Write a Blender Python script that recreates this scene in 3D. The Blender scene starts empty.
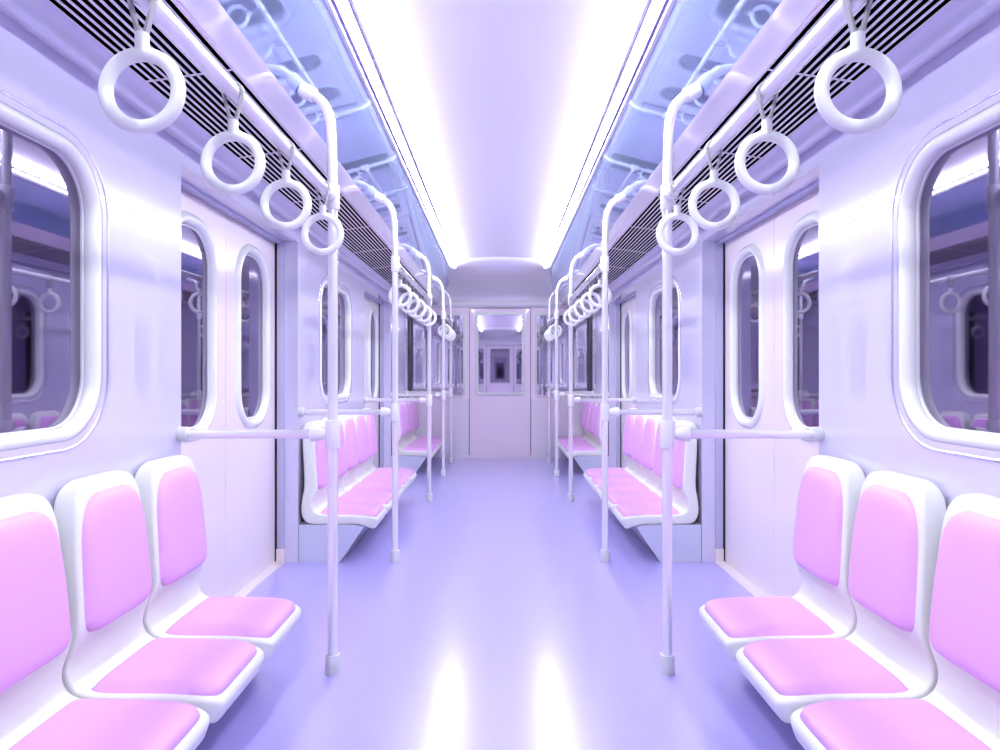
import bpy, bmesh, math
from mathutils import Vector, Matrix

scene = bpy.context.scene
COL = scene.collection
PI = math.pi
EYE = 1.326            # camera height above the floor

# ------------------------------------------------------------------ materials
def lin(c):
    out = []
    for v in c:
        v /= 255.0
        out.append(v / 12.92 if v <= 0.04045 else ((v + 0.055) / 1.055) ** 2.4)
    return (*out, 1.0)

def principled(name, rgb, rough=0.4, metal=0.0, coat=0.0, coat_rough=0.03, spec=0.5, ior=1.5,
               vary=0.0, vary_scale=3.0, coat_ior=1.5):
    m = bpy.data.materials.new(name)
    m.use_nodes = True
    nt = m.node_tree
    b = nt.nodes['Principled BSDF']
    b.inputs['Base Color'].default_value = lin(rgb)
    b.inputs['Roughness'].default_value = rough
    b.inputs['Metallic'].default_value = metal
    b.inputs['IOR'].default_value = ior
    b.inputs['Specular IOR Level'].default_value = spec
    b.inputs['Coat Weight'].default_value = coat
    b.inputs['Coat IOR'].default_value = coat_ior
    b.inputs['Coat Roughness'].default_value = coat_rough
    if vary > 0:          # faint uneven sheen of a moulded or painted surface
        tc = nt.nodes.new('ShaderNodeTexCoord')
        n = nt.nodes.new('ShaderNodeTexNoise')
        n.inputs['Scale'].default_value = vary_scale
        n.inputs['Detail'].default_value = 3.0
        mr = nt.nodes.new('ShaderNodeMapRange')
        mr.inputs['To Min'].default_value = max(0.0, rough - vary)
        mr.inputs['To Max'].default_value = rough + vary
        nt.links.new(tc.outputs['Object'], n.inputs['Vector'])
        nt.links.new(n.outputs['Fac'], mr.inputs['Value'])
        nt.links.new(mr.outputs['Result'], b.inputs['Roughness'])
    return m

def glass(name, refl, tint, rough, through):
    """Dark tinted pane: a mirror-like film over glass that lets a little through."""
    m = bpy.data.materials.new(name)
    m.use_nodes = True
    nt = m.node_tree
    nt.nodes.clear()
    out = nt.nodes.new('ShaderNodeOutputMaterial')
    mix = nt.nodes.new('ShaderNodeMixShader')
    g = nt.nodes.new('ShaderNodeBsdfGlossy')
    g.inputs['Color'].default_value = lin(tint)
    g.inputs['Roughness'].default_value = rough
    t = nt.nodes.new('ShaderNodeBsdfTransparent')
    t.inputs['Color'].default_value = (through, through, through, 1)
    fr = nt.nodes.new('ShaderNodeFresnel')
    fr.inputs['IOR'].default_value = 1.5
    mr = nt.nodes.new('ShaderNodeMapRange')
    mr.inputs['To Min'].default_value = refl
    mr.inputs['To Max'].default_value = 1.0
    nt.links.new(fr.outputs[0], mr.inputs['Value'])
    nt.links.new(mr.outputs['Result'], mix.inputs['Fac'])
    nt.links.new(t.outputs[0], mix.inputs[1])
    nt.links.new(g.outputs[0], mix.inputs[2])
    nt.links.new(mix.outputs[0], out.inputs['Surface'])
    return m

def emitter(name, rgb, strength):
    m = bpy.data.materials.new(name)
    m.use_nodes = True
    nt = m.node_tree
    nt.nodes.clear()
    out = nt.nodes.new('ShaderNodeOutputMaterial')
    e = nt.nodes.new('ShaderNodeEmission')
    e.inputs['Color'].default_value = lin(rgb)
    e.inputs['Strength'].default_value = strength
    nt.links.new(e.outputs[0], out.inputs['Surface'])
    return m

M = {
    'wall':    principled('wall_paint', (222, 216, 250), 0.16, 0.0, 1.0, 0.012, 0.4, vary=0.02, coat_ior=2.1),
    'ledge':   principled('ledge_paint', (224, 221, 249), 0.12, 0.0, 0.6),
    'floor':   principled('floor_vinyl', (182, 171, 246), 0.4, 0.0, 1.0, 0.20, 0.5, vary=0.03, vary_scale=1.5, coat_ior=1.95),
    'vault':   principled('ceiling_paint', (220, 212, 238), 0.35),
    'panel':   principled('blue_gloss_panel', (180, 197, 246), 0.03, 0.70, 0.4, 0.01),
    'bulk':    principled('bulkhead_gloss', (242, 236, 248), 0.08, 0.1, 0.9),
    'lip':     principled('lip_gloss', (230, 220, 246), 0.07, 0.6, 0.3),
    'trim':    principled('white_trim', (240, 236, 250), 0.2, 0.0, 0.4),
    'groove':  principled('groove_violet', (128, 112, 190), 0.4),
    'grille':  principled('grille_enamel', (246, 242, 251), 0.25),
    'duct':    principled('duct_void_black', (3, 3, 4), 0.9, spec=0.0),  # near-black puts the shade of the void behind the bars into the colour
    'door':    principled('door_paint', (248, 233, 244), 0.22, 0.0, 0.3, 0.1),
    'enddoor': principled('end_door_paint', (243, 224, 248), 0.22, 0.0, 0.4),
    'endlow':  principled('end_panel_gloss', (240, 232, 250), 0.06, 0.1, 1.0),
    'seal':    principled('door_seal_violet', (112, 98, 140), 0.5),
    'rubber':  principled('seal_and_strip_black', (30, 26, 38), 0.6),
    'jamb':    principled('jamb_metal', (200, 200, 232), 0.25, 0.3),
    'frame':   principled('frame_white', (247, 247, 249), 0.20, 0.0, 0.5),
    'chrome':  principled('chrome', (226, 226, 242), 0.26, 1.0),
    'silver':  principled('silver_frame', (228, 228, 235), 0.22, 0.1),
    'glass':   glass('tinted_glass', 0.36, (222, 212, 240), 0.025, 0.12),
    'rear':    glass('rear_glass', 0.55, (226, 216, 242), 0.03, 0.2),
    'mirror':  glass('end_glass', 0.88, (240, 234, 249), 0.01, 0.3),
    'shell':   principled('seat_plastic', (246, 246, 248), 0.30, 0.0, 0.1),
    'pink':    principled('pink_vinyl', (242, 182, 251), 0.42, vary=0.04, vary_scale=9),
    'base':    principled('bench_enamel', (212, 214, 244), 0.2, 0.0, 0.3),
    'pole':    principled('pole_enamel', (247, 243, 251), 0.08, 0.3, 1.0),
    'cap':     principled('cap_plastic', (222, 220, 230), 0.4),
    'joint':   principled('joint_plastic', (243, 240, 250), 0.3, 0.0, 0.2),
    'ring':    principled('ring_plastic', (246, 246, 248), 0.35),
    'strap':   principled('strap_web', (168, 166, 174), 0.6),
    'cove':    emitter('cove_glow', (247, 253, 251), 52.0),
    'light':   emitter('diffuser_glow', (247, 253, 251), 46.0),
}

# ------------------------------------------------------------------ mesh helpers
def put(name, bm, mat, parent=None, smooth=True, angle=35, recalc=True):
    if recalc:
        bmesh.ops.recalc_face_normals(bm, faces=bm.faces)
    me = bpy.data.meshes.new(name)
    bm.to_mesh(me)
    bm.free()
    me.materials.append(M[mat])
    if smooth:
        for p in me.polygons:
            p.use_smooth = True
        me.set_sharp_from_angle(angle=math.radians(angle))
    o = bpy.data.objects.new(name, me)
    COL.objects.link(o)
    if parent is not None:
        o.parent = parent
    return o

def empty(name, loc=(0, 0, 0)):
    o = bpy.data.objects.new(name, None)
    o.location = loc
    o.empty_display_size = 0.05
    COL.objects.link(o)
    return o

def tag(o, label=None, cat=None, group=None, kind=None):
    if label: o['label'] = label
    if cat: o['category'] = cat
    if group: o['group'] = group
    if kind: o['kind'] = kind
    return o

def struct(o, label, cat):
    return tag(o, label, cat, kind='structure')

def loft(bm, rows, closed=True, cap=True):
    """Skin a list of equal-length rings of points."""
    vs = [[bm.verts.new(p) for p in r] for r in rows]
    n = len(rows[0])
    for a, b in zip(vs, vs[1:]):
        for i in range(n if closed else n - 1):
            j = (i + 1) % n
            bm.faces.new((a[i], a[j], b[j], b[i]))
    if cap and closed:
        bm.faces.new(vs[0][::-1])
        bm.faces.new(vs[-1])
    return vs

def tube(bm, pts, radii, n=16):
    pts = [Vector(p) for p in pts]
    if not isinstance(radii, (list, tuple)):
        radii = [radii] * len(pts)
    tang = []
    for i in range(len(pts)):
        a = pts[max(0, i - 1)]
        b = pts[min(len(pts) - 1, i + 1)]
        t = b - a
        if t.length < 1e-9:
            t = tang[-1].copy() if tang else Vector((0, 0, 1))
        tang.append(t.normalized())
    ref = Vector((0, 1, 0)) if abs(tang[0].y) < 0.9 else Vector((1, 0, 0))
    rows = []
    u = (ref - tang[0] * ref.dot(tang[0])).normalized()
    for p, t, r in zip(pts, tang, radii):
        u = (u - t * u.dot(t)).normalized()
        w = t.cross(u)
        rows.append([p + (u * math.cos(2 * PI * k / n) + w * math.sin(2 * PI * k / n)) * r for k in range(n)])
    loft(bm, rows)

def lathe_y(bm, prof, c, n=24):
    """prof: (radius, offset along axis y)."""
    rows = [[(c[0] + r * math.cos(2 * PI * k / n), c[1] + d, c[2] + r * math.sin(2 * PI * k / n)) for k in range(n)] for r, d in prof]
    loft(bm, rows)

def lathe_z(bm, prof, c=(0, 0, 0), n=24):
    rows = [[(c[0] + r * math.cos(2 * PI * k / n), c[1] + r * math.sin(2 * PI * k / n), c[2] + d) for k in range(n)] for r, d in prof]
    loft(bm, rows)

def box(bm, x0, x1, y0, y1, z0, z1):
    rows = [[(x0, y0, z), (x1, y0, z), (x1, y1, z), (x0, y1, z)] for z in (z0, z1)]
    loft(bm, rows)

def bevel(bm, w, seg=2, angle=30):
    es = [e for e in bm.edges if len(e.link_faces) == 2 and e.calc_face_angle(0) > math.radians(angle)]
    bmesh.ops.bevel(bm, geom=es, offset=w, segments=seg, profile=0.5, affect='EDGES', clamp_overlap=True)

def strip(bm, prof, y0, y1):
    """Open profile of (x,z) points carried along the car."""
    loft(bm, [[(x, y0, z) for x, z in prof], [(x, y1, z) for x, z in prof]], closed=False, cap=False)

def ploop(prof, y0, y1):
    """Closed (solid) profile carried along the car."""
    bm = bmesh.new()
    loft(bm, [[(x, y0, z) for x, z in prof], [(x, y1, z) for x, z in prof]])
    return bm

def rrect(ca, cb, ha, hb, r, seg=10):
    """Rounded rectangle as [(point, outward normal)], counter-clockwise."""
    out = []
    for k, (sa, sb) in enumerate(((1, 1), (-1, 1), (-1, -1), (1, -1))):
        for i in range(seg + 1):
            t = (k + i / seg) * PI / 2
            nx, ny = math.cos(t), math.sin(t)
            out.append(((ca + sa * (ha - r) + nx * r, cb + sb * (hb - r) + ny * r), (nx, ny)))
    return out

def side_map(s, X):
    return lambda a, b, v: (s * (X - v), a, b)

def ring_frame(bm, loop, prof, mp, ax=1.0):
    """Carry a closed section of (outward, inward-depth) points round a rounded rectangle."""
    rows = []
    for d, v in prof:
        rows.append([mp(p[0] + n[0] * d * ax, p[1] + n[1] * d, v) for p, n in loop])
    vs = [[bm.verts.new(q) for q in r] for r in rows]
    m, k = len(vs), len(loop)
    for i in range(m):
        a, b = vs[i], vs[(i + 1) % m]
        for j in range(k):
            jj = (j + 1) % k
            bm.faces.new((a[j], a[jj], b[jj], b[j]))

def pane(bm, loop, d, v0, v1, mp, ax=1.0):
    rows = [[mp(p[0] + n[0] * d * ax, p[1] + n[1] * d, v) for p, n in loop] for v in (v0, v1)]
    loft(bm, rows)

# ------------------------------------------------------------------ car dimensions
XW = 1.43
Y0, Y1 = -2.93, 10.63
BAYS = [(-1.04, 0.67), (2.99, 4.72), (7.03, 8.74)]       # door openings
SEGS = [(-2.93, -1.04), (0.67, 2.99), (4.72, 7.03), (8.74, 10.30)]
DOOR_TOP = EYE + 0.945
WALL_TOP = EYE + 1.06
WIN = {1: (1.26, 2.43), 2: (5.27, 6.43)}
WZ0, WZ1 = 1.077, 2.141

def h(y):            # height given relative to the eye
    return EYE + y

# ------------------------------------------------------------------ floor
bm = bmesh.new()
box(bm, -1.60, 1.60, Y0, Y1 + 0.1, -0.08, 0.0)
struct(put('floor', bm, 'floor', smooth=False), 'glossy lilac blue floor down the middle of the carriage', 'floor')

# ------------------------------------------------------------------ side walls
def wall(s):
    bm = bmesh.new()
    mp = side_map(s, XW)
    def quad(a0, a1, b0, b1):
        bm.faces.new([bm.verts.new(mp(a, b, 0)) for a, b in ((a0, b0), (a1, b0), (a1, b1), (a0, b1))])
    for k, (a0, a1) in enumerate(SEGS):
        if k in WIN:
            w0, w1 = WIN[k]
            ca, cb = (w0 + w1) / 2, (WZ0 + WZ1) / 2
            lp = rrect(ca, cb, (w1 - w0) / 2 - 0.03, (WZ1 - WZ0) / 2 - 0.03, 0.22)
            inner, outer = [], []
            n = len(lp)
            q = n // 4
            # each quarter runs to its own corner of the wall piece
            corners = [(a1, DOOR_TOP), (a0, DOOR_TOP), (a0, 0.0), (a1, 0.0)]
            for i, (p, nn) in enumerate(lp):
                kq, f = i // q, (i % q) / (q - 1)
                cx, cz = corners[kq]
                if abs(f - 0.5) < 0.51 / (q - 1):
                    o = (cx, cz)
                else:
                    first = f < 0.5
                    # before the middle of the arc the ray still meets the previous side
                    if kq in (0, 2):
                        o = (cx, p[1]) if first else (p[0], cz)
                    else:
                        o = (p[0], cz) if first else (cx, p[1])
                inner.append(bm.verts.new(mp(p[0], p[1], 0)))
                outer.append(bm.verts.new(mp(o[0], o[1], 0)))
            for i in range(n):
                j = (i + 1) % n
                vs = []
                for v in (outer[i], outer[j], inner[j], inner[i]):
                    if all((v.co - u.co).length > 1e-6 for u in vs):
                        vs.append(v)
                if len(vs) >= 3:
                    bm.faces.new(vs)
        else:
            quad(a0, a1, 0.0, DOOR_TOP)
    cuts = sorted({v for sg in SEGS for v in sg})
    for a0, a1 in zip(cuts, cuts[1:]):
        quad(a0, a1, DOOR_TOP, WALL_TOP)
    bmesh.ops.remove_doubles(bm, verts=bm.verts, dist=1e-5)
    # give the sheet its thickness: jambs, header soffits and window reveals
    ret = bmesh.ops.extrude_face_region(bm, geom=bm.faces[:], use_keep_orig=True)
    nv = [g for g in ret['geom'] if isinstance(g, bmesh.types.BMVert)]
    bmesh.ops.translate(bm, verts=nv, vec=(s * 0.20, 0, 0))
    nm = 'left' if s < 0 else 'right'
    o = put('wall_' + nm, bm, 'wall', smooth=False)
    struct(o, f'glossy pale lilac side wall on the {nm} with rounded windows', 'wall')

for s in (-1, 1):
    wall(s)

# ------------------------------------------------------------------ wall windows
def wall_window(s, k, idx):
    w0, w1 = WIN[k]
    nm = 'left' if s < 0 else 'right'
    where = 'near bench' if k == 1 else 'middle bench'
    lp = rrect((w0 + w1) / 2, (WZ0 + WZ1) / 2, (w1 - w0) / 2, (WZ1 - WZ0) / 2, 0.25, 26)
    mp = side_map(s, XW)
    t = empty(f'window_{idx}', (0, 0, 0))
    AX = 1.15
    bm = bmesh.new()           # polished rim: a rounded lip and a hollow running in to the white tube
    sec = [(0.003, -0.05), (0.003, 0.001), (0.0, 0.004), (-0.004, 0.003), (-0.010, -0.004), (-0.016, -0.014), (-0.022, -0.022),
           (-0.030, -0.025), (-0.031, -0.05)]
    ring_frame(bm, lp, sec, mp, AX)
    c = put('rim', bm, 'chrome', t, angle=60)
    c['label'] = 'thin polished metal rim'
    bm = bmesh.new()           # fat white tube frame
    sec = []
    for i in range(20):
        a = 2 * PI * i / 20
        sec.append((-0.049 + 0.026 * math.cos(a), -0.024 + 0.031 * math.sin(a)))
    ring_frame(bm, lp, sec, mp, AX)
    put('frame', bm, 'frame', t)
    bm = bmesh.new()
    sec = [(-0.066, -0.06), (-0.066, -0.036), (-0.072, -0.034), (-0.077, -0.038), (-0.078, -0.06)]
    ring_frame(bm, lp, sec, mp, AX)
    put('bezel', bm, 'silver', t)
    bm = bmesh.new()
    pane(bm, lp, -0.070, -0.054, -0.044, mp, AX)
    g = put('pane', bm, 'glass', t, smooth=False)
    g['label'] = 'dark tinted pane'
    struct(t, f'rounded window with fat white frame above {where} on the {nm}', 'window')

n = 0
for k in (1, 2):
    for s in (-1, 1):
        n += 1
        wall_window(s, k, n)

# ------------------------------------------------------------------ sliding doors
XD = 1.585
def side_door(s, bay, idx, where):
    a0, a1 = BAYS[bay]
    nm = 'left' if s < 0 else 'right'
    t = empty(f'door_{idx}', (0, 0, 0))
    mid = (a0 + a1) / 2
    mp = side_map(s, XD)
    for e, (b0, b1) in enumerate(((a0 + 0.02, mid - 0.002), (mid + 0.002, a1 - 0.028))):
        # leaf with a rounded opening
        if e == 0:
            w0, w1 = mid - 0.71, mid - 0.138
        else:
            w0, w1 = mid + 0.138, mid + 0.71
        z0, z1 = 0.985, 2.155
        lp = rrect((w0 + w1) / 2, (z0 + z1) / 2, (w1 - w0) / 2, (z1 - z0) / 2, 0.25, 12)
        bm = bmesh.new()
        corners = [(b1, DOOR_TOP + 0.03), (b0, DOOR_TOP + 0.03), (b0, 0.012), (b1, 0.012)]
        q = len(lp) // 4
        inner, outer = [], []
        for i, (p, nn) in enumerate(lp):
            kq, f = i // q, (i % q) / (q - 1)
            cx, cz = corners[kq]
            p = (p[0] - nn[0] * 0.03, p[1] - nn[1] * 0.03)
            if abs(f - 0.5) < 0.51 / (q - 1):
                o = (cx, cz)
            else:
                first = f < 0.5
                if kq in (0, 2):
                    o = (cx, p[1]) if first else (p[0], cz)
                else:
                    o = (p[0], cz) if first else (cx, p[1])
            inner.append(bm.verts.new(mp(p[0], p[1], 0)))
            outer.append(bm.verts.new(mp(o[0], o[1], 0)))
        for i in range(len(lp)):
            j = (i + 1) % len(lp)
            vs = []
            for v in (outer[i], outer[j], inner[j], inner[i]):
                if all((v.co - u.co).length > 1e-6 for u in vs):
                    vs.append(v)
            if len(vs) >= 3:
                bm.faces.new(vs)
        bmesh.ops.remove_doubles(bm, verts=bm.verts, dist=1e-6)
        ret = bmesh.ops.extrude_face_region(bm, geom=bm.faces[:], use_keep_orig=True)
        nv = [g for g in ret['geom'] if isinstance(g, bmesh.types.BMVert)]
        bmesh.ops.translate(bm, verts=nv, vec=(s * 0.045, 0, 0))
        leaf = put('door_leaf', bm, 'door', t, smooth=False)
        bm = bmesh.new()
        sec = [(0.004, -0.004), (-0.002, 0.004), (-0.010, 0.013), (-0.022, 0.020), (-0.034, 0.022), (-0.046, 0.018), (-0.056, 0.008),
               (-0.061, -0.004), (-0.063, -0.018), (-0.06, -0.03), (-0.02, -0.03), (0.0, -0.02)]
        ring_frame(bm, lp, sec, mp)
        put('window_frame', bm, 'frame', leaf, angle=60)
        bm = bmesh.new()
        sec = [(-0.060, -0.03), (-0.063, -0.010), (-0.068, -0.009), (-0.072, -0.012), (-0.072, -0.03)]
        ring_frame(bm, lp, sec, mp)
        put('gasket', bm, 'silver', leaf)
        bm = bmesh.new()
        pane(bm, lp, -0.066, -0.028, -0.018, mp)
        put('window_pane', bm, 'glass', leaf, smooth=False)
    # threshold plate
    bm = bmesh.new()
    prof = [(s * 1.525, 0.0), (s * 1.530, 0.012), (s * 1.595, 0.012), (s * 1.595, 0.0)]
    loft(bm, [[(x, a0 + 0.0, z) for x, z in prof], [(x, a1 - 0.0, z) for x, z in prof]])
    put('threshold', bm, 'door', t, smooth=False)
    # jamb posts and black edge seals at both ends of the opening
    for yj, d in ((a0, 1), (a1, -1)):
        bm = bmesh.new()
        x0, x1 = sorted((s * 1.522, s * 1.572))
        y_a, y_b = sorted((yj, yj + d * 0.02))
        box(bm, x0, x1, y_a, y_b, 0.10, DOOR_TOP)
        bevel(bm, 0.006, 3)
        put('jamb_post', bm, 'jamb', t)
        bm = bmesh.new()
        x0, x1 = sorted((s * 1.520, s * 1.576))
        y_a, y_b = sorted((yj, yj + d * 0.026))
        box(bm, x0, x1, y_a, y_b, 0.0, 0.099)
        bevel(bm, 0.003, 2)
        put('foot_block', bm, 'door', t)
        bm = bmesh.new()
        rows = []
        N = 60
        for i in range(N + 1):      # seal with the soft bulges of a rubber finger guard
            z = 0.012 + (DOOR_TOP - 0.012) * i / N
            wv = 0.018 + 0.004 * math.cos(i * 2 * PI / 8)
            rows.append([(s * 1.573, yj, z), (s * 1.573, yj + d * wv, z), (s * 1.60, yj + d * wv, z), (s * 1.60, yj, z)])
        loft(bm, rows)
        put('edge_seal', bm, 'rubber', t, smooth=False)
    # header rail over the leaves
    bm = bmesh.new()
    prof = [(s * 1.535, DOOR_TOP), (s * 1.535, DOOR_TOP - 0.012), (s * 1.545, DOOR_TOP - 0.02), (s * 1.578, DOOR_TOP - 0.02), (s * 1.578, DOOR_TOP)]
    loft(bm, [[(x, a0, z) for x, z in prof], [(x, a1, z) for x, z in prof]])
    put('header_rail', bm, 'jamb', t, smooth=False)
    struct(t, f'pale pink double sliding door on the {nm}, {where}', 'door')

n = 0
for bay, where in ((1, 'nearer of the two'), (2, 'farther of the two'), (0, 'behind the near bench')):
    for s in (-1, 1):
        n += 1
        side_door(s, bay, n, where)

# ------------------------------------------------------------------ upper side: ledge, lip, gloss panel
def ledge(s, idx):
    P = [(1.303, 1.077), (1.318, 1.073), (1.330, 1.062), (1.340, 1.046), (1.344, 1.030), (1.352, 1.022), (1.366, 1.020),
         (1.440, 1.045), (1.60, 1.05), (1.60, 1.10), (1.303, 1.10)]
    bm = ploop([(s * x, h(z)) for x, z in P], Y0, Y1)
    o = put(f'trim_{idx}', bm, 'ledge', angle=50)
    nm = 'left' if s < 0 else 'right'
    struct(o, f'rounded lilac ledge running under the {nm} ceiling grille', 'trim')

def gloss_panel(s, idx):
    nm = 'left' if s < 0 else 'right'
    P = [(0.705, 1.509), (0.780, 1.4115), (0.850, 1.3206), (0.905, 1.2492), (0.9235, 1.2252)]
    Q = [(p[0] + 0.012, p[1] + 0.010) for p in reversed(P)]
    bm = ploop([(s * x, h(z)) for x, z in P + Q], Y0, Y1)
    o = put(f'ceiling_panel_{nm}', bm, 'panel', angle=40)
    struct(o, f'mirror glossy blue sloping ceiling panel on the {nm}', 'ceiling panel')
    L = [(0.9235, 1.2256), (0.9265, 1.2190), (0.9355, 1.2020), (0.948, 1.178), (0.960, 1.154), (0.9695, 1.1355), (0.974, 1.127), (0.980, 1.122),
         (0.984, 1.130), (0.965, 1.16), (0.94, 1.23)]
    bm = ploop([(s * x, h(z)) for x, z in L], Y0, Y1)
    o = put(f'trim_{idx}', bm, 'lip', angle=50)
    struct(o, f'rounded pinkish lip between blue panel and {nm} grille', 'trim')

for i, s in enumerate((-1, 1)):
    ledge(s, 1 + i)
    gloss_panel(s, 3 + i)

# ------------------------------------------------------------------ air grille
def grille(s):
    nm = 'left' if s < 0 else 'right'
    t = empty('air_grille', (s * 1.14, Y0, h(1.09)))
    off = Vector(t.location)
    A, B = Vector((0.980, 1.122)), Vector((1.303, 1.077))
    NS = 12
    d = (B - A)
    per = d / NS
    nrm = Vector((-d.y, d.x)).normalized()
    if nrm.y < 0: nrm = -nrm
    END = 9.6
    bm = bmesh.new()
    def bar(f0, f1, ya, yb, th=0.0018):
        p, q = A + d * f0, A + d * f1
        sec = [p, q, q + nrm * th, p + nrm * th]
        loft(bm, [[(s * v.x - off.x, ya - off.y, h(v.y) - off.z) for v in sec], [(s * v.x - off.x, yb - off.y, h(v.y) - off.z) for v in sec]])
    w = 0.25 / NS
    for i in range(NS + 1):
        c = i / NS
        bar(max(0, c - w * 0.74), min(1, c + w * 0.74), Y0, END)
    y = 2.45 - 0.862 * 6
    while y < END:
        bar(0.001, 0.999, y - 0.006, y + 0.006, 0.0016)
        y += 0.862
    bar(0, 1, END, Y1)
    put('louvre_bars', bm, 'grille', t, smooth=False)
    bm = bmesh.new()
    sec = [A + Vector((0.004, 0.012)), A + Vector((0.004, 0.10)), B + Vector((-0.0002, 0.10)), B + Vector((-0.0002, 0.004))]
    pts = [(s * v.x - off.x, h(v.y) - off.z) for v in sec]
    loft(bm, [[(x, Y0 - off.y, z) for x, z in pts], [(x, Y1 - off.y, z) for x, z in pts]], closed=False, cap=False)
    dct = put('duct', bm, 'duct', t, smooth=False)
    dct['label'] = 'duct coloured black for the dark void behind the bars'
    tag(t, f'long slotted air grille above the {nm} seats with black gaps', 'air grille', 'ceiling air grilles')

for s in (-1, 1):
    grille(s)

# ------------------------------------------------------------------ ceiling lights and vault
LIGHT_END = 9.40
def light_strip(s):
    nm = 'left' if s < 0 else 'right'
    t = empty('ceiling_light', (s * 0.66, Y0, h(1.54)))
    off = Vector(t.location)
    def part(name, prof, mat, **k):
        bm = ploop([(s * x * 0.982 - off.x, h(z * 0.982) - off.z) for x, z in prof], 0.0, LIGHT_END - Y0)
        return put(name, bm, mat, t, **k)
    part('outer_trim', [(0.722, 1.537), (0.720, 1.531), (0.712, 1.528), (0.700, 1.531), (0.697, 1.537), (0.697, 1.575), (0.722, 1.575)], 'trim')
    part('groove', [(0.698, 1.541), (0.679, 1.541), (0.679, 1.575), (0.698, 1.575)], 'groove', smooth=False)
    D = [(0.679, 1.552)]
    for i in range(9):
        a = i / 8
        D.append((0.6785 - 0.0485 * a, 1.543 - 0.005 * math.sin(PI * a)))
    D += [(0.632, 1.548), (0.679, 1.560)]
    part('diffuser', D, 'light')
    part('cove_lamp', [(0.612, 1.553), (0.630, 1.553), (0.630, 1.590), (0.612, 1.590)], 'cove', smooth=False)
    part('inner_trim', [(0.630, 1.540), (0.627, 1.534), (0.621, 1.534), (0.618, 1.540), (0.615, 1.536), (0.609, 1.536), (0.606, 1.543), (0.606, 1.552), (0.630, 1.549)], 'lip')
    tag(t, f'long white strip light along the {nm} edge of the ceiling', 'ceiling light', 'ceiling strip lights')

for s in (-1, 1):
    light_strip(s)

bm = bmesh.new()
P = []
N = 24
for i in range(N + 1):
    u = -1 + 2 * i / N
    P.append((0.678 * u, h(1.617 - 0.050 * abs(u) ** 2.2)))
Q = [(x, z + 0.03) for x, z in reversed(P)]
loft(bm, [[(x, Y0, z) for x, z in P + Q], [(x, 9.9, z) for x, z in P + Q]])
struct(put('ceiling', bm, 'vault', angle=40), 'shallow arched pale ceiling between the two strip lights', 'ceiling')

# ------------------------------------------------------------------ carriage ends
def panel_x(y):
    return 1.867 - 0.77 * y

def ceiling_end(front):
    rows_def = [(9.12, 1.575, 0.045), (9.14, 1.56, 0.045), (9.23, 1.532, 0.04), (9.45, 1.498, 0.03), (9.72, 1.477, 0.015), (9.95, 1.442, 0.0),
                (10.20, 1.402, 0.0), (10.40, 1.355, 0.0), (10.52, 1.30, 0.0), (10.585, 1.24, 0.0), (10.61, 1.17, 0.0), (10.615, 1.10, 0.0)]
    bm = bmesh.new()
    rows = []
    for (z, y, arch) in rows_def:
        hw = min(1.0, panel_x(y) + 0.02) if y < 1.505 else 0.69
        r = []
        for i in range(25):
            u = -1 + 2 * i / 24
            yy = y + arch * (1 - abs(u) ** 2.2) - 0.0
            zz = z if front else (Y0 + (Y1 - z))
            r.append((hw * u, zz, h(yy)))
        rows.append(r)
    loft(bm, rows, closed=False, cap=False)
    # close the back so the bulkhead is a solid body
    back = [[(x, (Y1 + 0.02 if front else Y0 - 0.02), z) for x, y, z in rows[0]]]
    loft(bm, [back[0], rows[0]], closed=False, cap=False)
    bmesh.ops.remove_doubles(bm, verts=bm.verts, dist=1e-6)
    o = put('ceiling_bulkhead' if front else 'ceiling_bulkhead_rear', bm, 'bulk', angle=60)
    struct(o, 'glossy lilac bulkhead sloping down from ceiling to end wall' if front else 'glossy lilac bulkhead at the other carriage end', 'bulkhead')

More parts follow.
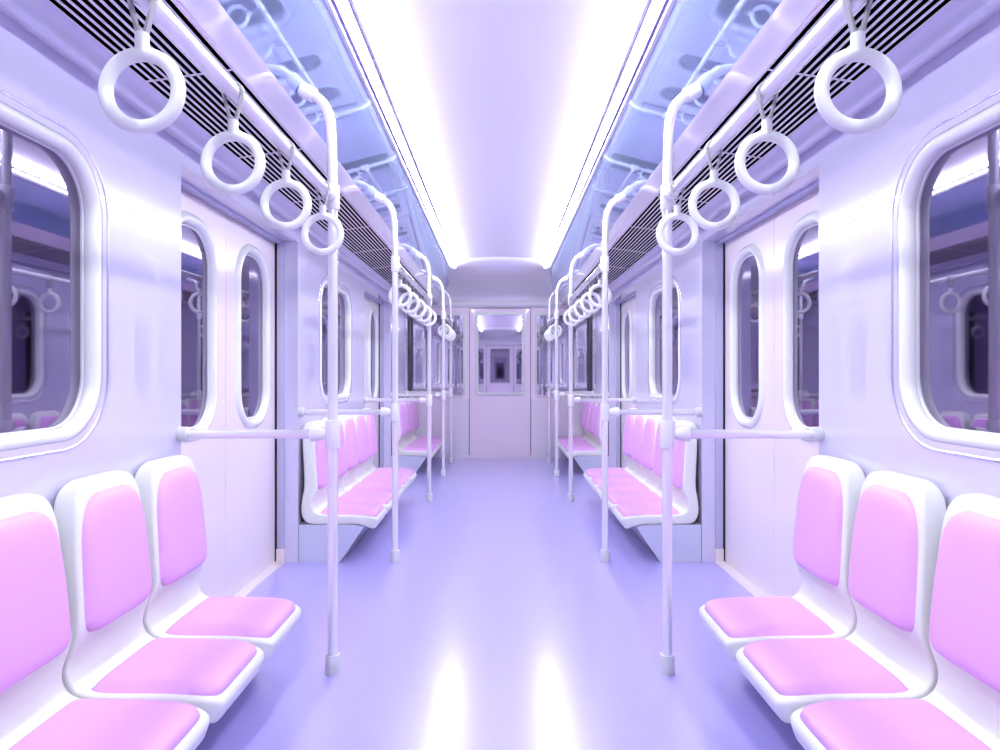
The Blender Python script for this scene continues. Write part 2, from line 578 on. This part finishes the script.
def end_wall(front, idx0):
    yE = Y1 if front else Y0
    d = 1 if front else -1
    mp = lambda a, b, v: (a, yE - d * v, b)
    nm = 'front' if front else 'rear'
    far = 'far end' if front else 'rear end'
    TOPZ = h(1.07)
    # upper and lower wall pieces
    bm = bmesh.new()
    def slab(a0, a1, b0, b1, v0, v1):
        x0, x1 = sorted((a0, a1))
        y0_, y1_ = sorted((yE - d * v0, yE - d * v1))
        box(bm, x0, x1, y0_, y1_, b0, b1)
    for sg in (-1, 1):
        w0, w1, b0, b1 = 0.558, 1.50, 0.962, h(0.985)
        ca, cb = sg * (w0 + w1) / 2, (b0 + b1) / 2
        hole = rrect(ca, cb, (w1 - w0) / 2 - 0.02, (b1 - b0) / 2 - 0.02, 0.06, 6)
        aa0, aa1 = sorted((sg * 0.494, sg * 1.62))
        corners = [(aa1, TOPZ), (aa0, TOPZ), (aa0, 0.945), (aa1, 0.945)]
        q = len(hole) // 4
        inner, outer = [], []
        for i, (p, nn) in enumerate(hole):
            kq, f = i // q, (i % q) / (q - 1)
            cx, cz = corners[kq]
            if abs(f - 0.5) < 0.51 / (q - 1):
                o_ = (cx, cz)
            else:
                first = f < 0.5
                if kq in (0, 2):
                    o_ = (cx, p[1]) if first else (p[0], cz)
                else:
                    o_ = (p[0], cz) if first else (cx, p[1])
            inner.append(bm.verts.new(mp(p[0], p[1], 0)))
            outer.append(bm.verts.new(mp(o_[0], o_[1], 0)))
        for i in range(len(hole)):
            j = (i + 1) % len(hole)
            vs = []
            for v in (outer[i], outer[j], inner[j], inner[i]):
                if all((v.co - u_.co).length > 1e-6 for u_ in vs):
                    vs.append(v)
            if len(vs) >= 3:
                bm.faces.new(vs)
    # header over the door
    bm.faces.new([bm.verts.new(mp(a, b, 0)) for a, b in ((-0.494, h(1.066)), (0.494, h(1.066)), (0.494, TOPZ), (-0.494, TOPZ))])
    bm.faces.new([bm.verts.new(mp(a, b, 0)) for a, b in ((-1.62, TOPZ), (1.62, TOPZ), (1.62, h(1.32)), (-1.62, h(1.32)))])
    bmesh.ops.remove_doubles(bm, verts=bm.verts, dist=1e-5)
    ret = bmesh.ops.extrude_face_region(bm, geom=bm.faces[:], use_keep_orig=True)
    nv = [g for g in ret['geom'] if isinstance(g, bmesh.types.BMVert)]
    bmesh.ops.translate(bm, verts=nv, vec=(0, d * 0.08, 0))
    o = put('wall_' + nm, bm, 'enddoor', smooth=False)
    struct(o, f'pinkish lilac end wall around the door at the {far}', 'wall')
    for sg in (-1, 1):
        sd = 'left' if sg < 0 else 'right'
        bm = bmesh.new()
        slab(sg * 0.497, sg * 1.62, 0.0, 0.945, -0.08, 0.004)
        bevel(bm, 0.004, 2)
        o = put(f'wall_{nm}_{sd}_panel', bm, 'endlow', smooth=False)
        struct(o, f'glossy lower wall panel {sd} of the door at the {far}', 'wall panel')
    # windows beside the door
    for k, sg in enumerate((-1, 1)):
        sd = 'left' if sg < 0 else 'right'
        t = empty(f'window_{idx0 + k}', (0, 0, 0))
        w0, w1, b0, b1 = 0.558, 1.50, 0.962, h(0.985)
        lp = rrect(sg * (w0 + w1) / 2, (b0 + b1) / 2, (w1 - w0) / 2, (b1 - b0) / 2, 0.08, 8)
        bm = bmesh.new()
        sec = [(0.0, -0.02), (0.0, 0.008), (-0.008, 0.016), (-0.024, 0.016), (-0.034, 0.008), (-0.036, -0.03)]
        ring_frame(bm, lp, sec, mp)
        put('frame', bm, 'silver', t)
        bm = bmesh.new()
        pane(bm, lp, -0.026, -0.020, -0.010, mp)
        put('pane', bm, 'mirror' if front else 'rear', t, smooth=False)
        struct(t, f'window with grey frame {sd} of the door at the {far}', 'window')
    # the end door
    t = empty(f'door_{7 if front else 8}', (0, 0, 0))
    z0, z1 = 0.045, h(1.060)
    lp = rrect(0, (0.998 + 2.325) / 2, 0.392, (2.325 - 0.998) / 2, 0.055, 8)
    bm = bmesh.new()
    corners = [(0.483, z1 - 0.004), (-0.483, z1 - 0.004), (-0.483, z0), (0.483, z0)]
    q = len(lp) // 4
    inner, outer = [], []
    for i, (p, nn) in enumerate(lp):
        kq, f = i // q, (i % q) / (q - 1)
        cx, cz = corners[kq]
        p = (p[0] - nn[0] * 0.02, p[1] - nn[1] * 0.02)
        if abs(f - 0.5) < 0.51 / (q - 1):
            o_ = (cx, cz)
        else:
            first = f < 0.5
            if kq in (0, 2):
                o_ = (cx, p[1]) if first else (p[0], cz)
            else:
                o_ = (p[0], cz) if first else (cx, p[1])
        inner.append(bm.verts.new(mp(p[0], p[1], 0.012)))
        outer.append(bm.verts.new(mp(o_[0], o_[1], 0.012)))
    for i in range(len(lp)):
        j = (i + 1) % len(lp)
        vs = []
        for v in (outer[i], outer[j], inner[j], inner[i]):
            if all((v.co - u_.co).length > 1e-6 for u_ in vs):
                vs.append(v)
        if len(vs) >= 3:
            bm.faces.new(vs)
    ret = bmesh.ops.extrude_face_region(bm, geom=bm.faces[:], use_keep_orig=True)
    nv = [g for g in ret['geom'] if isinstance(g, bmesh.types.BMVert)]
    bmesh.ops.translate(bm, verts=nv, vec=(0, d * 0.06, 0))
    put('door_leaf', bm, 'enddoor', t, smooth=False)
    bm = bmesh.new()
    ring_frame(bm, lp, [(0.0, 0.0), (0.0, 0.018), (-0.010, 0.028), (-0.034, 0.028), (-0.046, 0.018), (-0.05, -0.02)], mp)
    put('window_frame', bm, 'silver', t)
    bm = bmesh.new()
    pane(bm, lp, -0.036, -0.008, 0.002, mp)
    put('window_pane', bm, 'mirror' if front else 'rear', t, smooth=False)
    bm = bmesh.new()           # dark reveal behind the leaf: the gap line
    y0_, y1_ = sorted((yE + d * 0.05, yE + d * 0.09))
    for a0, a1, b0, b1 in ((-0.52, -0.47, 0, z1 + 0.03), (0.47, 0.52, 0, z1 + 0.03), (-0.47, 0.47, z1 - 0.02, z1 + 0.03), (-0.47, 0.47, 0, 0.07)):
        box(bm, a0, a1, y0_, y1_, b0, b1)
    put('door_seal', bm, 'seal', t, smooth=False)
    bm = bmesh.new()
    slab(-0.5, 0.5, 0.0, 0.044, -0.06, 0.006)
    put('threshold', bm, 'enddoor', t, smooth=False)
    struct(t, f'pinkish lilac door with tall window in the middle of the {far}', 'door')
    # black strips added in the corners to give the dark edge beside the windows
    for sg in (-1, 1):
        sd = 'left' if sg < 0 else 'right'
        bm = bmesh.new()
        x0, x1 = sorted((sg * 1.455, sg * 1.60))
        y0_, y1_ = sorted((yE - d * 0.30, yE - d * 0.02))
        box(bm, x0, x1, y0_, y1_, 0.962, h(0.985))
        bevel(bm, 0.01, 2)
        o = put(f'trim_{(11 if front else 13) + (sg > 0)}', bm, 'rubber')
        struct(o, f'added black corner strip at the {far} {sd} window', 'trim')
        bm = bmesh.new()
        x0, x1 = sorted((sg * 1.43, sg * 1.62))
        y0_, y1_ = sorted((yE - d * 0.33, yE - d * 0.0))
        box(bm, x0, x1, y0_, y1_, 0, 0.962)
        box(bm, x0, x1, y0_, y1_, h(0.985), WALL_TOP)
        o = put(f'wall_{nm}_{sd}_corner', bm, 'wall', smooth=False)
        struct(o, f'pale lilac corner of the side wall at the {far} {sd}', 'wall')
    # white half-round trim under the bulkhead
    bm = bmesh.new()
    rows = []
    for x in (-1.42, 1.42):
        r = []
        for i in range(17):
            a = -PI / 2 + PI * i / 16
            r.append((x, yE - d * (0.002 + 0.06 * math.cos(a)), h(1.130 + 0.056 * math.sin(a))))
        rows.append(r)
    loft(bm, rows)
    o = put(f'trim_{5 if front else 6}', bm, 'trim')
    struct(o, f'white half round moulding over the door at the {far}', 'trim')

ceiling_end(True); end_wall(True, 5)
ceiling_end(False); end_wall(False, 7)

# ------------------------------------------------------------------ seats
PITCH = 0.4635
# inner (sitting) line and outer (back) line of the shell, matched row by row, and the half width there
SHELL = [
    # xi, zi, xo, zo, half width
    (0.880, 0.258, 0.885, 0.250, 0.150),
    (0.873, 0.276, 0.889, 0.234, 0.178),
    (0.876, 0.292, 0.902, 0.226, 0.195),
    (0.890, 0.305, 0.922, 0.231, 0.206),
    (0.924, 0.316, 0.950, 0.244, 0.216),
    (0.975, 0.323, 0.995, 0.259, 0.222),
    (1.050, 0.328, 1.050, 0.264, 0.226),
    (1.150, 0.329, 1.160, 0.264, 0.226),
    (1.240, 0.330, 1.300, 0.264, 0.226),
    (1.290, 0.337, 1.365, 0.272, 0.226),
    (1.322, 0.356, 1.398, 0.300, 0.226),
    (1.338, 0.385, 1.413, 0.345, 0.226),
    (1.340, 0.415, 1.414, 0.395, 0.226),
    (1.332, 0.447, 1.406, 0.442, 0.225),
    (1.318, 0.480, 1.394, 0.484, 0.222),
    (1.307, 0.515, 1.384, 0.520, 0.219),
    (1.306, 0.560, 1.381, 0.562, 0.216),
    (1.311, 0.640, 1.385, 0.640, 0.212),
    (1.318, 0.730, 1.391, 0.730, 0.207),
    (1.326, 0.820, 1.397, 0.818, 0.200),
    (1.332, 0.890, 1.401, 0.884, 0.192),
    (1.337, 0.930, 1.404, 0.922, 0.184),
    (1.342, 0.958, 1.405, 0.948, 0.172),
    (1.347, 0.978, 1.404, 0.968, 0.155),
    (1.354, 0.991, 1.400, 0.984, 0.132),
    (1.366, 0.998, 1.392, 0.995, 0.108),
]

def rr_section(c, u, v, hu, hv, r, seg=4):
    """Rounded rectangle in the plane of u, v."""
    r = min(r, hu * 0.98, hv * 0.98)
    out = []
    for k, (su, sv) in enumerate(((1, 1), (-1, 1), (-1, -1), (1, -1))):
        for i in range(seg + 1):
            t = (k + i / seg) * PI / 2
            out.append(c + u * (su * (hu - r) + r * math.cos(t)) + v * (sv * (hv - r) + r * math.sin(t)))
    return out

def refine(tbl, n):
    """Catmull-Rom through a table of rows."""
    out = []
    L = len(tbl)
    for i in range(L - 1):
        p0, p1, p2, p3 = tbl[max(0, i - 1)], tbl[i], tbl[i + 1], tbl[min(L - 1, i + 2)]
        for k in range(n):
            t = k / n
            out.append(tuple(0.5 * (2 * b + (c - a) * t + (2 * a - 5 * b + 4 * c - d) * t * t + (3 * b - a - 3 * c + d) * t ** 3)
                             for a, b, c, d in zip(p0, p1, p2, p3)))
    out.append(tbl[-1])
    return out

def seat_parts(s, X0):
    """Meshes for one bucket seat on side s; origin on the floor at x = s*X0."""
    def P(x, z):
        return Vector((s * (x - X0), 0, z))
    W = Vector((0, 1, 0))
    rows = []
    tb = refine(SHELL, 2)
    for xi, zi, xo, zo, hw in tb:
        if zi > 0.5:
            zi = 0.5 + (zi - 0.5) * 0.972
            zo = 0.5 + (zo - 0.5) * 0.972
        xo += 0.014 * min(1.0, max(0.0, (zo - 0.42) / 0.12))
        a, b = P(xi, zi), P(xo, zo)
        u = (a - b)
        th = u.length / 2
        u.normalize()
        rows.append(rr_section((a + b) / 2, u, W, th, hw - 0.003, 0.014))
    bm = bmesh.new()
    loft(bm, rows)
    bmesh.ops.recalc_face_normals(bm, faces=bm.faces)
    shell = bm
    def cushion(pts, thick, sink=0.012):
        """pts: (x, z, half width, rise 0..1) along the sitting line."""
        rows = []
        pts = refine([(x, z if z < 0.5 else 0.5 + (z - 0.5) * 0.972, hw + 0.005, q) for x, z, hw, q in pts], 3)
        for i, (x, z, hw, rise) in enumerate(pts):
            a = Vector((pts[max(0, i - 1)][0], pts[max(0, i - 1)][1]))
            b = Vector((pts[min(len(pts) - 1, i + 1)][0], pts[min(len(pts) - 1, i + 1)][1]))
            t = (b - a).normalized()
            nn = Vector((-t.y, t.x))            # points to the sitter for a line running front -> back -> up
            c = P(x, z)
            u = Vector((s * nn.x, 0, nn.y))
            top = max(0.0005, thick * rise)
            rowpts = []
            K = 16
            for k in range(K + 1):             # puffed top, from one edge to the other
                f = -1 + 2 * k / K
                edge = 1 - abs(f) ** 5
                rowpts.append(c + W * (hw * f) + u * (top * (edge ** 0.5 if edge > 0 else 0)))
            for k in range(K, -1, -1):
                f = -1 + 2 * k / K
                rowpts.append(c + W * (hw * f * 0.985) - u * sink * max(0.1, rise))
            rows.append(rowpts)
        bm = bmesh.new()
        loft(bm, rows)
        return bm
    seat = cushion([
        (0.8905, 0.3040, 0.125, 0.02), (0.892, 0.3050, 0.146, 0.35), (0.896, 0.3066, 0.162, 0.66), (0.907, 0.3100, 0.177, 0.90), (0.934, 0.3175, 0.189, 1.0), (0.990, 0.324, 0.196, 1.0),
        (1.080, 0.328, 0.197, 1.0), (1.180, 0.329, 0.197, 1.0), (1.245, 0.331, 0.196, 0.97), (1.268, 0.333, 0.194, 0.86),
        (1.281, 0.3355, 0.190, 0.58), (1.288, 0.337, 0.184, 0.02)], 0.034)
    back = cushion([
        (1.3092, 0.502, 0.140, 0.02), (1.3085, 0.506, 0.157, 0.45), (1.307, 0.515, 0.171, 0.78), (1.306, 0.530, 0.182, 0.95), (1.306, 0.560, 0.187, 1.0), (1.309, 0.62, 0.186, 1.0),
        (1.317, 0.72, 0.181, 1.0), (1.324, 0.80, 0.174, 1.0), (1.330, 0.858, 0.163, 1.0), (1.334, 0.900, 0.145, 0.96),
        (1.3375, 0.928, 0.121, 0.80), (1.340, 0.943, 0.096, 0.52), (1.3415, 0.950, 0.072, 0.02)], 0.032)
    return shell, seat, back

XS = 1.15
PROTO = {}
for s in (-1, 1):
    t = empty('bucket_seat', (s * XS, 0, 0))
    a, b, c = seat_parts(s, XS)
    sh = put('shell', a, 'shell', t, angle=60)
    se = put('seat_cushion', b, 'pink', t, angle=60)
    ba = put('back_cushion', c, 'pink', t, angle=60)
    sh['label'] = 'white moulded plastic shell'
    se['label'] = 'pink seat pad'
    ba['label'] = 'pink back pad'
    PROTO[s] = t

def copy_tree(o, parent=None):
    c = o.copy()
    COL.objects.link(c)
    if parent is not None:
        c.parent = parent
    for ch in list(o.children):
        copy_tree(ch, c)
    return c

ORD = ['first', 'second', 'third', 'fourth', 'fifth']
used = {-1: False, 1: False}
BENCH = [
    ('near', 0.67 + 0.003, 2.985, 5),
    ('middle', 4.725, 7.03, 5),
    ('far', 8.745, 10.60, 4),
]
for bi, (bn, a0, a1, cnt) in enumerate(BENCH):
    for s in (-1, 1):
        nm = 'left' if s < 0 else 'right'
        for i in range(cnt):
            # the near bench is counted from its door end, the others from the end nearer the viewer
            yc = (a1 - PITCH * (i + 0.5)) if bi == 0 else (a0 + PITCH * (i + 0.5))
            if not used[s]:
                o = PROTO[s]; used[s] = True
            else:
                o = copy_tree(PROTO[s])
            o.location = (s * XS, yc, 0)
            if bi == 0:
                lab = f'pink padded white seat, {ORD[i]} from the pole on the near {nm} bench'
            else:
                lab = f'pink padded white seat, {ORD[i]} from the viewer on the {bn} {nm} bench'
            tag(o, lab, 'seat', f'bucket seats of the {bn} {nm} bench')
        # slanted plinth that carries the row
        zt = 0.2635
        P = [(1.427, 0.0), (1.134, 0.0), (0.972, 0.240), (0.980, 0.250), (1.000, 0.2565), (1.055, zt - 0.0005), (1.427, zt - 0.0005)]
        root = empty('bench_base', (s * 1.2, (a0 + a1) / 2, 0))
        ye = min(a1, a0 + PITCH * cnt) if bi else a1
        yb = a0 if bi else a1 - PITCH * cnt
        bm = ploop([(s * x - s * 1.2, z) for x, z in P], yb - (a0 + a1) / 2, ye - (a0 + a1) / 2)
        bevel(bm, 0.004, 2)
        put('plinth', bm, 'base', root, smooth=True, angle=30)
        tag(root, f'slanted pale blue bench base under the {bn} {nm} seats', 'bench base', 'bench bases')

# ------------------------------------------------------------------ grab poles
XP = 0.745
RP = 0.0225
BAR_Z = 1.063
RAIL_Z = h(0.79)
def pole_tree(s):
    t = empty('grab_pole', (s * XP, 0, 0))
    # shaft with its elbow to the sloping panel
    pts = [(0, 0, 0.01), (0, 0, 1.0), (0, 0, 2.0), (0, 0, h(1.02))]
    Pb = [(0.750, 1.02), (0.751, 1.075), (0.756, 1.125), (0.767, 1.168), (0.784, 1.202), (0.806, 1.228), (0.832, 1.246), (0.862, 1.262), (0.893, 1.279)]
    Pb = refine([tuple(p) for p in Pb], 4)
    pts = [(0, 0, 0.01), (0, 0, 0.6), (0, 0, 1.4), (0, 0, 2.1)] + [(s * (x - XP), 0, h(z)) for x, z in Pb]
    bm = bmesh.new()
    tube(bm, pts, RP, 20)
    put('shaft', bm, 'pole', t, angle=60)
    bm = bmesh.new()
    lathe_z(bm, [(0.033, 0.0), (0.0335, 0.004), (0.0325, 0.078), (0.030, 0.083), (0.0226, 0.084)])
    put('floor_cap', bm, 'cap', t)['label'] = 'light grey foot cap'
    # tee joint where the cross bar leaves the shaft
    bm = bmesh.new()
    lathe_z(bm, [(0.0226, -0.062), (0.030, -0.061), (0.0315, -0.057), (0.0315, 0.057), (0.030, 0.061), (0.0226, 0.062)], (0, 0, BAR_Z))
    put('tee_joint', bm, 'joint', t)
    bm = bmesh.new()
    tube(bm, [(s * 0.028, 0, BAR_Z), (s * 0.034, 0, BAR_Z), (s * 0.050, 0, BAR_Z), (s * 0.066, 0, BAR_Z), (s * 0.080, 0, BAR_Z), (s * 0.098, 0, BAR_Z), (s * 0.1, 0, BAR_Z)],
         [0.014, 0.020, 0.029, 0.0325, 0.0335, 0.0335, 0.0195], 20)
    put('bar_collar', bm, 'joint', t)
    bm = bmesh.new()
    tube(bm, [(s * 0.09, 0, BAR_Z), (s * 0.3, 0, BAR_Z), (s * (XW - XP - 0.012), 0, BAR_Z)], 0.0205, 18)
    put('cross_bar', bm, 'pole', t, angle=60)
    bm = bmesh.new()
    e = XW - XP - 0.001
    tube(bm, [(s * (e - 0.042), 0, BAR_Z), (s * (e - 0.041), 0, BAR_Z), (s * (e - 0.036), 0, BAR_Z), (s * (e - 0.004), 0, BAR_Z), (s * e, 0, BAR_Z)],
         [0.0207, 0.029, 0.0325, 0.0335, 0.0335], 20)
    put('wall_flange', bm, 'cap', t)
    # clamp that takes the overhead rail
    bm = bmesh.new()
    lathe_z(bm, [(0.0226, -0.055), (0.029, -0.054), (0.0305, -0.050), (0.0305, 0.050), (0.029, 0.054), (0.0226, 0.055)], (0, 0, RAIL_Z))
    put('rail_clamp', bm, 'joint', t)
    # sleeve at the panel
    A, B = Vector((0.826, 1.2425)), Vector((0.884, 1.274))
    d = (B - A).normalized()
    bm = bmesh.new()
    L = (B - A).length
    seq = [(0.0, 0.0226), (0.001, 0.030), (0.005, 0.032), (L, 0.033)]
    tube(bm, [(s * (A.x + d.x * f - XP), 0, h(A.y + d.y * f)) for f, _ in seq], [r for _, r in seq], 20)
    put('ceiling_sleeve', bm, 'joint', t)
    return t

POLES = [(2.970, 'beside the near bench'), (4.735, 'at the near end of the middle bench'),
         (7.02, 'at the far end of the middle bench'), (8.755, 'at the near end of the far bench'),
         (10.08, 'along the far bench, closest to the end wall')]
for s in (-1, 1):
    nm = 'left' if s < 0 else 'right'
    proto = pole_tree(s)
    for i, (y, where) in enumerate(POLES):
        o = proto if i == 0 else copy_tree(proto)
        o.location = (s * XP, y, 0)
        tag(o, f'white grab pole {where}, {nm} side', 'pole', 'grab poles along the aisle')

# ------------------------------------------------------------------ overhead rails
for s in (-1, 1):
    nm = 'left' if s < 0 else 'right'
    for bn, a0, a1 in (('near', 0.70, 2.965), ('middle', 4.735, 7.02), ('far', 8.755, 10.08)):
        t = empty('overhead_rail', (s * XP, (a0 + a1) / 2, RAIL_Z))
        ln = (a1 - a0) / 2
        bm = bmesh.new()
        tube(bm, [(0, -ln + 0.034, 0), (0, 0, 0), (0, ln - 0.034, 0)], 0.0225, 20)
        put('rail_tube', bm, 'pole', t, angle=60)
        for d in (-1, 1):
            if bn == 'near' and d < 0:
                continue
            bm = bmesh.new()
            tube(bm, [(0, d * (ln - 0.085), 0), (0, d * (ln - 0.084), 0), (0, d * (ln - 0.078), 0), (0, d * (ln - 0.05), 0), (0, d * (ln - 0.032), 0), (0, d * (ln - 0.0305), 0)],
                 [0.0226, 0.029, 0.031, 0.031, 0.024, 0.012], 20)
            put('end_socket', bm, 'joint', t)
        tag(t, f'white overhead rail carrying ring handles above the {bn} {nm} bench', 'rail', 'overhead rails')

# ------------------------------------------------------------------ ring handles
def ring_tree():
    """Origin at the centre of the rail."""
    t = empty('hanging_ring', (0, 0, 0))
    zc = 0.592 - 0.79
    R, r = 0.0755, 0.0147
    bm = bmesh.new()
    NU, NV = 56, 16
    vs = [[bm.verts.new(((R + r * math.cos(2 * PI * j / NV)) * math.cos(2 * PI * i / NU),
                         r * 1.0 * math.sin(2 * PI * j / NV),
                         zc + (R + r * math.cos(2 * PI * j / NV)) * math.sin(2 * PI * i / NU))) for j in range(NV)] for i in range(NU)]
    for i in range(NU):
        for j in range(NV):
            bm.faces.new((vs[i][j], vs[(i + 1) % NU][j], vs[(i + 1) % NU][(j + 1) % NV], vs[i][(j + 1) % NV]))
    put('ring', bm, 'ring', t, angle=80)
    bm = bmesh.new()
    lathe_z(bm, [(0.0152, 0.078), (0.0142, 0.088), (0.0142, 0.116), (0.0132, 0.119), (0.006, 0.1195)], (0, 0, zc), 20)
    put('collar', bm, 'ring', t)
    # webbing loop from the collar round the rail
    zb = zc + 0.114
    rr = 0.0245
    dist = -zb
    al = math.asin(rr / dist)
    path = [(0.004, zb), ]
    tx, tz = rr * math.cos(al), -rr * math.sin(al)
    N = 20
    pts = [(0.0035, zb)]
    for i in range(N + 1):
        a = -al + (PI + 2 * al) * i / N
        pts.append((rr * math.cos(a), rr * math.sin(a)))
    pts.append((-0.0035, zb))
    th, w = 0.0060, 0.0075
    outer, inner = [], []
    L = len(pts)
    for i in range(L):
        a = Vector(pts[max(0, i - 1)]); b = Vector(pts[min(L - 1, i + 1)])
        d = (b - a).normalized()
        nn = Vector((d.y, -d.x))
        p = Vector(pts[i])
        inner.append(p); outer.append(p + nn * th)
    bm = bmesh.new()
    loft(bm, [[(p.x, -w, p.y), (q.x, -w, q.y), (q.x, w, q.y), (p.x, w, p.y)] for p, q in zip(inner, outer)])
    put('strap', bm, 'strap', t)['label'] = 'thin grey webbing strap'
    return t

proto = ring_tree()
first = True
RINGS = [('near', [2.800, 2.320, 1.861, 1.388], 'from the pole'),
         ('middle', [4.98, 5.465, 5.95, 6.435, 6.90], 'from the viewer'),
         ('far', [8.93, 9.27, 9.61, 9.955], 'from the viewer')]
for bn, ys, frm in RINGS:
    for s in (-1, 1):
        nm = 'left' if s < 0 else 'right'
        for i, y in enumerate(ys):
            o = proto if first else copy_tree(proto)
            first = False
            o.location = (s * XP, y, RAIL_Z)
            tag(o, f'white ring handle, {ORD[i]} {frm} on the {bn} {nm} rail', 'ring handle', f'ring handles on the {bn} {nm} rail')

# ------------------------------------------------------------------ world, camera, view
w = bpy.data.worlds.new('tunnel_dark')
scene.world = w
w.use_nodes = True
w.node_tree.nodes['Background'].inputs['Color'].default_value = (0.0, 0.0, 0.0, 1)

cd = bpy.data.cameras.new('camera')
cd.sensor_width = 36.0
cd.lens = 24.0
cd.clip_start = 0.02
cam = bpy.data.objects.new('camera', cd)
cam.location = (0, 0, EYE)
cam.rotation_euler = (PI / 2, 0, 0)
COL.objects.link(cam)
scene.camera = cam

vs = scene.view_settings
vs.view_transform = 'Standard'
vs.look = 'None'
vs.gamma = 1.0
vs.use_curve_mapping = False
vs.exposure = 0.18
cy = scene.cycles
cy.max_bounces = 14
cy.diffuse_bounces = 2
cy.glossy_bounces = 6
cy.transparent_max_bounces = 8
cy.caustics_reflective = True
cy.sample_clamp_indirect = 6.0
cy.use_denoising = True
